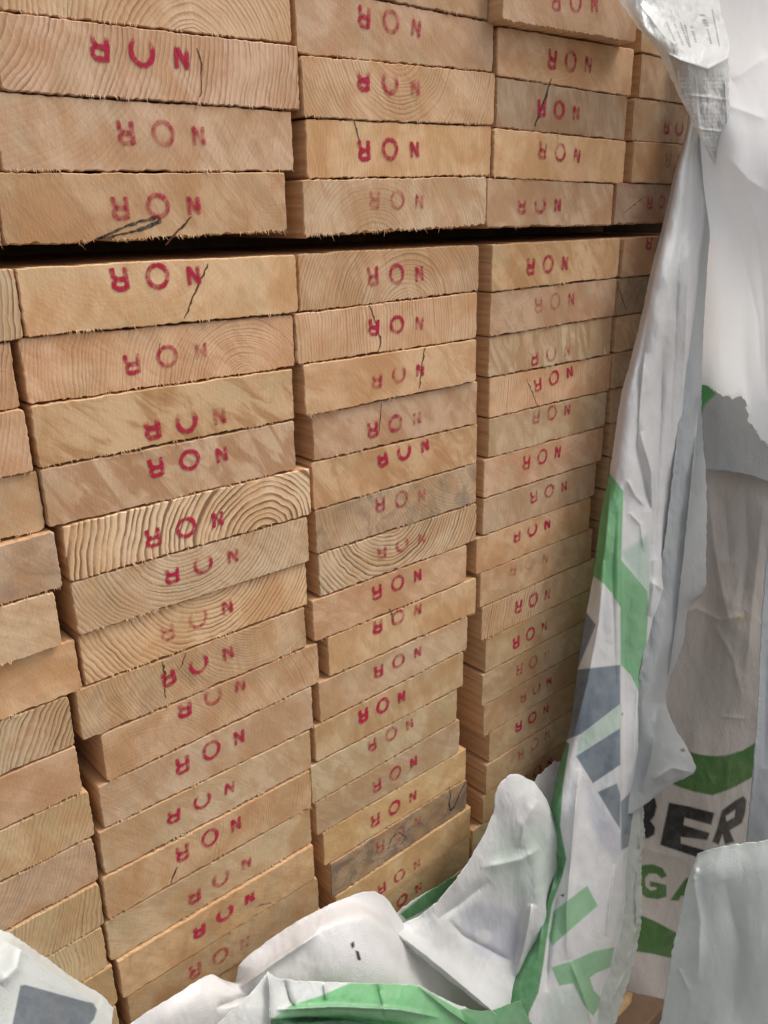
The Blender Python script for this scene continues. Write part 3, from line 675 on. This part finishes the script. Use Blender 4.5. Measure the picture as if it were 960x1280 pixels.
# --- film hanging off the upper pack on the right
sheet_t = sheet('film_sheet', [
 [(800,-90,.13),(860,-100,.10),(930,-110,.08),(1100,-120,.02)],
 [(835,40,.15),(880,30,.13),(930,20,.11),(1100,10,.06)],
 [(868,205,.13),(905,205,.19),(940,210,.20),(1100,220,.18)],
 [(862,330,.11),(900,330,.13),(935,335,.17),(1095,350,.15)],
 [(858,420,.10),(895,425,.11),(935,430,.14),(1090,445,.12)],
 [(854,484,.10),(884,484,.10),(905,497,.105),(928,497,.12),(944,540,.12),(1000,575,.11),(1090,590,.10)],
 ], 1.6, folds=[([(905,190),(935,225),(960,240)], 10, .008), ([(893,215),(912,260),(930,320),(948,400),(952,470)], 6, .006), ([(945,260),(955,380),(958,500)], 12, .012), ([(905,130),(960,150)], 8, .005), ([(915,100),(960,70)], 10, .006),([(915,240),(940,260),(950,300)], 7, .006)],
 prints=[([(860,478),(884,470),(893,489),(890,496),(878,500),(870,496)], PGREEN, .15)], edge=3.2, seed=21, base=(.95, .95, .95), sq=True, fs=.45, mat=FILM_LIT, crump=(.0006, 40))
tag(sheet_t, 'bright white film flap hanging over the top right with a ragged lower edge', 'plastic film')
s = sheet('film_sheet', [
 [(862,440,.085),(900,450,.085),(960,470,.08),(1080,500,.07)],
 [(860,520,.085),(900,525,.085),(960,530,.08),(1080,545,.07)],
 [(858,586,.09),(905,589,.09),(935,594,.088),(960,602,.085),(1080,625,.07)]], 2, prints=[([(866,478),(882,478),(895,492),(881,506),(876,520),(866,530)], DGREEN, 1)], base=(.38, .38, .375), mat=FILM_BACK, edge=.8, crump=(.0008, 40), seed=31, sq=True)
tag(s, 'dull grey film band with a green corner below the ragged white flap', 'plastic film')

# --- printed label flap at the top right
lab_prints = []
rl = random.Random(4)
GR = (.42, .42, .41)
lab_prints.append(([(836,68),(862,78),(884,84),(911,72),(911,208),(893,196),(870,150),(850,110)], (.70, .70, .69), .95))
for t0 in (0, 1, 2, 3, 4, 5):           # pale rows of a panel
    y = 97+t0*21
    for xa, xb in ((849+t0*4.2, 868+t0*2.2), (878, 908)):
        if xb-xa < 6: continue
        for q in range(3):
            yy = y+q*5.2; n = int((xb-xa)/3.2); 
            for j in range(n):
                if rl.random() < .85:
                    x0 = xa+j*3.2; lab_prints.append(([(x0, yy), (x0+2.3, yy+rl.uniform(-.4, .4)), (x0+2.3, yy+2.4), (x0, yy+2.4)], (.93, .93, .92), .8, .6))
lab_prints.append(([(869,94),(871.5,94),(876,158),(873.5,158)], (.93, .93, .92), .9, .6))
lab_prints.append(([(847,88),(849,88),(851,120),(849,120)], (.93, .93, .92), .9, .6))
for k in range(5): lab_prints.append(([(848+k*6,116+k*22),(909,117+k*22),(909,118.3+k*22),(848+k*6,117.5+k*22)], (.75, .75, .74), .6, .6))
# upright text lines of the sticker
for (xa, ya, xb, yb, wt) in ((833,28,846,58,.9),(843,30,854,58,.9),(850,28,862,60,1.2),(855,28,863,60,1.1),(864,33,870,54,1.5),(877,18,884,34,3.2),(884,36,889,56,1.2),(890,12,899,58,.7)):
    L = math.hypot(xb-xa, yb-ya); n = int(L/3.1)
    for j in range(n):
        if wt > .8 and rl.random() < .12: continue
        f0, f1 = j/n, (j+.72 if wt > .8 else j+1)/n
        x0, y0, x1, y1 = xa+(xb-xa)*f0, ya+(yb-ya)*f0, xa+(xb-xa)*f1, ya+(yb-ya)*f1; ww = wt*rl.uniform(.7, 1.1)
        lab_prints.append(([(x0-ww, y0), (x0+ww, y0), (x1+ww, y1), (x1-ww, y1)], (.34, .34, .34), .85, .6))
s = sheet('film_sheet', [
 [(735,-60,.030),(780,-60,.050),(840,-50,.055),(905,-45,.045)],
 [(768,-10,.035),(800,2,.055),(845,8,.058),(900,4,.048)],
 [(793,28,.040),(815,42,.068),(860,50,.060),(912,58,.052)],
 [(818,58,.044),(838,68,.066),(870,78,.070),(911,70,.056)],
 [(838,96,.046),(852,102,.056),(878,112,.060),(911,104,.058)],
 [(858,138,.048),(868,143,.054),(890,150,.058),(911,146,.060)],
 [(877,176,.050),(884,180,.054),(896,184,.057),(910,180,.060)],
 [(893,205,.052),(897,208,.054),(902,212,.056),(909,212,.058)]],
 1.0, folds=[([(795,20),(825,62),(850,75),(885,86),(912,72)], 3.5, .006), ([(800,5),(830,45),(862,70)], 5, .004), ([(852,118),(912,125)], 2, .0015), ([(862,160),(912,166)], 2, .0015), ([(905,85),(911,200)], 4, .003)],
 prints=lab_prints, edge=1.0, crump=(.0012, 14), drift=(.003, 60), seed=41, base=(.93, .93, .91), fs=.7)
tag(s, 'crumpled film corner with grey printed panel and small text lines, top right', 'plastic film')

# --- grey inner layer behind the drape
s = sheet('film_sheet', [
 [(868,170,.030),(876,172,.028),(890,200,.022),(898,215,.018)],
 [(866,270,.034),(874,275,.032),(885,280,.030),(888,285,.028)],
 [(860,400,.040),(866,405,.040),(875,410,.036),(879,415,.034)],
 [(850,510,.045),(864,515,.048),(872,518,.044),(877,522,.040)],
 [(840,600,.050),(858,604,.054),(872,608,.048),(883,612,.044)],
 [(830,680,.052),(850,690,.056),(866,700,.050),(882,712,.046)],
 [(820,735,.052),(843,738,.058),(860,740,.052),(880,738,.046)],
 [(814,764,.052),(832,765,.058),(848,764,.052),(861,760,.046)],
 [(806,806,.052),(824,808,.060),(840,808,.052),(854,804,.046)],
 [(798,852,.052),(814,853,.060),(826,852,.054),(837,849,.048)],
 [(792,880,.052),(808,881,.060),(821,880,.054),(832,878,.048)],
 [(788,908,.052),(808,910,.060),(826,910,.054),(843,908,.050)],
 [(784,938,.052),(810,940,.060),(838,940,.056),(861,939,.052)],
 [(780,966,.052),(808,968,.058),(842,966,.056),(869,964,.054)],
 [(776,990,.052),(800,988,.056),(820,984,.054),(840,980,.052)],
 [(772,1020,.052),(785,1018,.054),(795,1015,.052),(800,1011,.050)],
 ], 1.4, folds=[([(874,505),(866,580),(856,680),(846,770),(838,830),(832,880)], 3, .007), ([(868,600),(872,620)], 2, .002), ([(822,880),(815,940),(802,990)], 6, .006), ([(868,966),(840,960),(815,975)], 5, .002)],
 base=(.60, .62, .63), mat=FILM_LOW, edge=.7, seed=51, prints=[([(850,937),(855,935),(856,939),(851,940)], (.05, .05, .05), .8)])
tag(s, 'narrow grey inner film layer with a pointed flap peeking from behind the drape', 'plastic film')

# --- pale torn strip along the lower right edge of the drape
s = sheet('film_sheet', [
 [(772,960,.040),(784,962,.042),(794,968,.038),(800,972,.034)],
 [(768,1000,.042),(784,1000,.046),(796,1000,.042),(803,1000,.036)],
 [(766,1050,.044),(784,1050,.048),(797,1048,.044),(805,1046,.038)],
 [(762,1100,.046),(782,1100,.050),(794,1095,.046),(801,1090,.040)],
 [(758,1140,.050),(780,1142,.052),(795,1138,.048),(803,1134,.042)],
 [(748,1190,.052),(772,1194,.056),(788,1190,.050),(797,1182,.044)],
 [(735,1240,.056),(756,1248,.060),(772,1246,.054),(784,1234,.048)],
 [(720,1300,.060),(738,1302,.062),(750,1304,.058),(764,1296,.052)]], 1.3, folds=[([(799,985),(800,1060),(794,1110),(796,1160),(782,1215),(760,1262)], 2.5, .004)],
 base=(.60, .64, .60), mat=FILM_LOW, edge=1.7, crump=(.001, 12), seed=61)
tag(s, 'pale green-grey torn film strip with frayed edge beside the printed pack', 'plastic film')

# --- the main drape
L_ = [(862,120),(858,162),(844,214),(827,287),(814,338),(802,394),(787,455),(776,496),(762,590),(750,651),(742,717),(734,761),(722,836),(713,906),(700,955),(692,990),(688,1012),(692,1050),(694,1085),(682,1115),(670,1160),(650,1200),(628,1250),(610,1310)]
R2 = [(890,130),(874,174),(877,216),(883,268),(877,324),(872,385),(868,455),(865,500),(856,590),(849,660),(843,717),(836,765),(823,831),(817,895),(803,950),(793,990),(791,1015),(789,1055),(786,1090),(784,1120),(780,1160),(770,1200),(757,1243),(744,1310)]
rows = []
for k, (a, b) in enumerate(zip(L_, R2)):
    f = k/(len(L_)-1); rr_ = []
    for q, ob in ((0, .030), (.12, .044), (.32, .051), (.5, .050), (.68, .052), (.88, .048), (1, .034)):
        rr_.append((a[0]*(1-q)+b[0]*q, a[1]*(1-q)+b[1]*q, ob+.028*max(0, f-.35) if k > 3 else ob*(.45+.13*k)))
    rows.append(rr_)
pr = [
 ([(755,588),(762,591),(779,614),(778,640),(776,700),(776,760),(765,742),(755,730),(742,720),(735,718)], GREEN, .95),
 ([(776,690),(790,682),(809,668),(814,740),(809,742)], PGREEN, .7, 3),
 ([(775,699),(790,716),(809,739),(810,754),(809,780),(807,817),(801,869),(809,885),(808,905),(804,925),(800,938),(797,925),(798,900),(800,869),(797,862),(788,843),(776,831)], GREEN, .85),
 ([(730,760),(735,768),(745,781),(734,808),(722,838),(715,838)], GREY, .9),
 ([(715,838),(723,837),(775,831),(775,880),(727,917),(705,926)], GREY, .93),
 ([(727,918),(776,880),(776,909),(720,944),(722,930)], PGREEN, .7),
 ([(720,945),(775,910),(775,956),(741,979)], GREY, .93),
 ([(747,990),(771,979),(775,994),(775,1036),(769,1027)], GREY, .9),
 ([(776,1002),(786,992),(795,975),(795,1053),(776,1063)], GREY, .8),
 ([(736,985),(747,1000),(769,1035),(776,1062),(768,1078),(748,1050),(734,1015)], LAV, .6, 4),
 ([(734,1107),(747,1132),(690,1182),(685,1171),(692,1139)], GREEN, .75),
 ([(768,1184),(763,1209),(745,1216),(737,1222),(742,1238),(750,1246),(758,1232),(752,1254),(741,1270),(730,1257),(716,1229),(699,1232),(689,1209),(715,1201),(742,1189)], GREEN, .8),
 ([(688,1236),(716,1236),(736,1274),(732,1310),(668,1310)], PGREEN, .45, 4),
 ([(706,925),(712,930),(704,980),(700,1032),(708,1074),(703,1095),(690,1130),(683,1175),(679,1205),(673,1240),(661,1266),(655,1320),(590,1320),(615,1258),(640,1226),(654,1191),(674,1142),(682,1111),(696,1078),(696,1041),(685,1010),(690,985)], (.12, .40, .15), .92),
 ([(700,1119),(706,1117),(704,1121)], (.05, .05, .04), .9, .5), ([(776,892),(779,891),(778,895)], (.1, .1, .1), .8, .5),
]
fo = [([(778,600),(776,680),(776,780),(776,900),(775,1000),(770,1040)], 2.5, .006, 's'),
 ([(812,380),(800,470),(796,560),(815,640),(813,720),(806,800)], 6, -.008), ([(806,440),(800,500),(797,545)], 4, .006), ([(800,540),(814,590),(815,680)], 4, .007),
 ([(828,420),(826,520),(820,620),(818,700)], 7, -.007), ([(862,300),(858,400),(852,520),(843,620),(834,720),(826,800),(818,870)], 5, .006), ([(848,330),(844,420),(836,560),(828,680)], 6, -.004),
 ([(755,700),(748,780),(735,850),(716,925)], 5, .008), ([(764,600),(757,680),(748,740)], 4, .005), ([(770,640),(766,720),(768,800),(770,880)], 6, -.005),
 ([(832,740),(818,730),(812,770)], 5, .006), ([(724,960),(718,1020),(713,1080),(708,1140),(709,1200)], 5, .010), ([(700,1100),(688,1170),(682,1240)], 4, -.007),
 ([(769,1080),(762,1130),(758,1170)], 3, .006), ([(777,1020),(779,1100),(776,1150)], 3, .004), ([(690,1040),(698,1070),(690,1110),(678,1150),(672,1200)], 3, .006), ([(712,1200),(735,1260),(745,1300)], 4, .005),
 ([(786,640),(800,655),(806,690)], 3, .004), ([(784,600),(794,620),(806,632)], 2.5, .004), ([(797,850),(793,930),(790,980)], 4, .005), ([(835,850),(812,940)], 3, -.004)]
s = sheet('film_sheet', rows, 1.15, folds=fo, prints=pr, edge=.25, crump=(.0007, 22), drift=(.005, 80), seed=71, base=(.92, .92, .92), fs=.55)
tag(s, 'long white film drape with green and grey print hanging down beside the boards', 'plastic film')

# --- film at the foot of the boards
s = sheet('film_sheet', [
 [(480,1152,.020),(510,1130,.020),(545,1108,.020),(575,1092,.020)],
 [(485,1180,.022),(520,1160,.022),(555,1140,.022),(590,1130,.022)],
 [(490,1230,.026),(530,1215,.026),(570,1200,.026),(610,1190,.026)]], 1.6, prints=[([(500,1142),(530,1118),(545,1106),(580,1088),(585,1110),(550,1124),(530,1138),(508,1150)], DGREEN, .95)], seed=81, base=(.70, .74, .70), mat=FILM_LOW)
tag(s, 'small green-edged film tongue tucked against the bottom middle boards', 'plastic film')
s = sheet('film_sheet', [
 [(655,985,.020),(672,970,.020),(690,954,.018),(705,948,.016)],
 [(660,1010,.024),(675,1000,.024),(694,990,.022),(708,985,.020)],
 [(665,1050,.028),(680,1045,.028),(698,1040,.026),(712,1035,.024)]], 1.6, seed=83, base=(.80, .78, .76), edge=2)
tag(s, 'small white film scrap between the folded flap and the drape', 'plastic film')
s = sheet('film_sheet', [
 [(130,1312,.030),(165,1278,.026),(215,1246,.024),(262,1218,.022),(276,1223,.022),(293,1228,.022),(299,1206,.024),(335,1176,.026),(380,1147,.030),(430,1123,.032),(462,1114,.032),(482,1122,.030),(500,1150,.028),(515,1185,.028)],
 [(150,1325,.036),(185,1296,.034),(230,1262,.034),(272,1240,.034),(290,1238,.034),(305,1238,.036),(315,1226,.038),(348,1200,.044),(390,1172,.050),(430,1156,.054),(465,1150,.054),(488,1160,.046),(508,1180,.036),(575,1222,.028)],
 [(180,1345,.042),(215,1320,.042),(250,1290,.042),(285,1268,.044),(300,1264,.046),(320,1260,.048),(335,1252,.052),(360,1238,.058),(400,1216,.064),(440,1204,.068),(478,1204,.066),(505,1215,.056),(545,1232,.036),(625,1268,.030)],
 [(210,1370,.046),(250,1350,.048),(280,1325,.05),(310,1310,.052),(325,1300,.054),(340,1296,.056),(355,1292,.060),(380,1285,.066),(420,1275,.072),(460,1270,.074),(500,1275,.070),(540,1285,.060),(580,1300,.048),(640,1330,.040)]],
 1.6, folds=[([(300,1235),(340,1205),(400,1165)], 6, .004), ([(270,1260),(330,1235)], 5, -.004)], prints=[([(438,1180),(442,1176),(443,1183),(440,1186)], (.01, .01, .01), 1, .5), ([(444,1188),(448,1189),(451,1199),(448,1201),(446,1197)], (.01, .01, .01), 1, .5)],
 seed=85, base=(.86, .85, .85), mat=FILM_LOW, edge=.6, crump=(.0008, 40), drift=(.005, 90))
tag(s, 'white matt film mound with two small black nicks over the bottom left boards', 'plastic film')
s = sheet('film_sheet', [
 [(490,1161,.034),(530,1141,.036),(560,1111,.038),(590,1070,.040),(615,1020,.040),(622,985,.040),(640,968,.040),(664,975,.042),(680,995,.044),(696,1035,.046)],
 [(500,1172,.042),(545,1155,.038),(580,1135,.036),(608,1098,.042),(632,1050,.046),(644,1015,.050),(656,1000,.050),(672,1002,.050),(686,1022,.050),(704,1055,.048)],
 [(530,1200,.052),(572,1188,.040),(612,1165,.034),(640,1130,.040),(654,1090,.048),(664,1060,.052),(672,1045,.052),(682,1045,.052),(694,1058,.050),(708,1085,.050)],
 [(570,1232,.060),(602,1222,.046),(632,1200,.040),(658,1170,.048),(668,1140,.054),(676,1115,.056),(684,1100,.054),(690,1095,.052),(698,1100,.050),(708,1115,.050)],
 [(625,1275,.066),(640,1262,.056),(655,1245,.052),(668,1220,.054),(678,1190,.056),(684,1165,.056),(690,1150,.054),(696,1140,.052),(700,1140,.050),(706,1145,.050)]],
 1.5, folds=[([(490,1161),(540,1200),(600,1250),(640,1285)], 7, .012, 'r'), ([(612,1100),(575,1130),(545,1150)], 7, -.005), ([(600,1085),(650,1075),(675,1060)], 8, .004), ([(665,1130),(655,1185),(645,1220)], 4, .008), ([(672,1000),(655,1030),(650,1060)], 7, .004), ([(560,1150),(580,1170),(640,1202)], 4, -.004)],
 prints=[([(620,1050),(680,1020),(705,1060),(690,1130),(640,1120),(610,1090)], (.66, .78, .68), .55, 14), ([(575,1140),(600,1128),(640,1140),(652,1175),(640,1200),(600,1195),(580,1165)], (.62, .63, .72), .55, 5), ([(592,1167),(600,1161),(612,1163),(615,1172),(608,1180),(596,1178)], (.86, .86, .86), 1, 1.5)],
 seed=87, base=(.86, .86, .855), edge=.8, crump=(.0012, 26), drift=(.005, 70), mat=FILM_LOW)
tag(s, 'white folded film flap with a white dot and bright ridge below the right-hand boards', 'plastic film')
s = sheet('film_sheet', [
 [(335,1214,.078),(345,1222,.080),(380,1226,.084),(430,1228,.088),(480,1230,.090),(520,1231,.088),(550,1246,.082),(590,1262,.078),(615,1262,.074),(650,1250,.070)],
 [(318,1236,.082),(345,1246,.086),(385,1250,.092),(430,1250,.096),(480,1254,.098),(520,1258,.096),(555,1272,.088),(595,1284,.084),(625,1282,.078),(662,1275,.072)],
 [(295,1258,.088),(340,1270,.092),(385,1274,.094),(430,1274,.096),(480,1278,.096),(525,1284,.094),(562,1298,.088),(600,1306,.084),(635,1304,.078),(672,1300,.072)],
 [(240,1310,.094),(320,1318,.096),(385,1322,.094),(430,1322,.094),(480,1324,.094),(530,1330,.092),(570,1340,.088),(610,1346,.084),(650,1344,.078),(685,1340,.072)]],
 1.3, folds=[([(345,1262),(420,1258),(500,1262),(550,1272)], 3, .006), ([(335,1216),(337,1245),(336,1285)], 3, .006), ([(350,1276),(430,1272),(520,1282)], 3, -.007), ([(520,1230),(560,1262),(600,1290)], 4, .006), ([(405,1228),(408,1250)], 2, .003), ([(470,1230),(480,1275)], 4, -.004), ([(355,1225),(362,1250),(370,1262)], 3, -.004)],
 prints=[([(338,1275),(365,1256),(400,1245),(430,1232),(440,1229),(520,1231),(545,1246),(575,1262),(610,1290),(640,1345),(330,1345)], GREEN, .92), ([(338,1273),(380,1270),(430,1273),(480,1281),(500,1345),(330,1345)], (.03, .10, .05), .85, 1.5), ([(345,1262),(400,1255),(470,1256),(520,1262),(530,1270),(470,1266),(400,1263),(350,1269)], PGREEN, .45, 2),
 ([(575,1262),(615,1258),(640,1226),(670,1220),(690,1345),(610,1345)], (.12, .40, .15), .85)],
 seed=89, base=(.82, .84, .83), edge=.8, crump=(.0009, 20), drift=(.004, 60))
tag(s, 'glossy white film fold with a broad green band along the bottom of the pile', 'plastic film')
s = sheet('film_sheet', [
 [(-120,1100,.10),(-60,1130,.11),(0,1162,.115),(15,1168,.115),(55,1196,.11),(95,1225,.10),(128,1245,.09),(142,1262,.08)],
 [(-120,1170,.13),(-60,1190,.135),(0,1205,.135),(20,1212,.13),(58,1230,.122),(92,1248,.112),(122,1264,.10),(140,1280,.09)],
 [(-120,1300,.14),(-60,1305,.145),(0,1310,.14),(25,1312,.14),(60,1315,.13),(92,1318,.12),(118,1322,.11),(136,1330,.10)]],
 1.5, folds=[([(0,1175),(30,1190),(70,1220),(120,1256)], 10, .005), ([(28,1180),(20,1210),(0,1230)], 8, .004)],
 prints=[([(25,1232),(31,1231),(100,1250),(116,1254),(121,1262),(117,1274),(104,1290),(95,1330),(5,1330)], (.22, .25, .28), .95)],
 seed=91, base=(.80, .83, .81), mat=FILM_LOW, edge=.7, crump=(.0006, 40), drift=(.004, 90))
tag(s, 'white film corner with a rounded grey printed patch at bottom left', 'plastic film')
# --- right side
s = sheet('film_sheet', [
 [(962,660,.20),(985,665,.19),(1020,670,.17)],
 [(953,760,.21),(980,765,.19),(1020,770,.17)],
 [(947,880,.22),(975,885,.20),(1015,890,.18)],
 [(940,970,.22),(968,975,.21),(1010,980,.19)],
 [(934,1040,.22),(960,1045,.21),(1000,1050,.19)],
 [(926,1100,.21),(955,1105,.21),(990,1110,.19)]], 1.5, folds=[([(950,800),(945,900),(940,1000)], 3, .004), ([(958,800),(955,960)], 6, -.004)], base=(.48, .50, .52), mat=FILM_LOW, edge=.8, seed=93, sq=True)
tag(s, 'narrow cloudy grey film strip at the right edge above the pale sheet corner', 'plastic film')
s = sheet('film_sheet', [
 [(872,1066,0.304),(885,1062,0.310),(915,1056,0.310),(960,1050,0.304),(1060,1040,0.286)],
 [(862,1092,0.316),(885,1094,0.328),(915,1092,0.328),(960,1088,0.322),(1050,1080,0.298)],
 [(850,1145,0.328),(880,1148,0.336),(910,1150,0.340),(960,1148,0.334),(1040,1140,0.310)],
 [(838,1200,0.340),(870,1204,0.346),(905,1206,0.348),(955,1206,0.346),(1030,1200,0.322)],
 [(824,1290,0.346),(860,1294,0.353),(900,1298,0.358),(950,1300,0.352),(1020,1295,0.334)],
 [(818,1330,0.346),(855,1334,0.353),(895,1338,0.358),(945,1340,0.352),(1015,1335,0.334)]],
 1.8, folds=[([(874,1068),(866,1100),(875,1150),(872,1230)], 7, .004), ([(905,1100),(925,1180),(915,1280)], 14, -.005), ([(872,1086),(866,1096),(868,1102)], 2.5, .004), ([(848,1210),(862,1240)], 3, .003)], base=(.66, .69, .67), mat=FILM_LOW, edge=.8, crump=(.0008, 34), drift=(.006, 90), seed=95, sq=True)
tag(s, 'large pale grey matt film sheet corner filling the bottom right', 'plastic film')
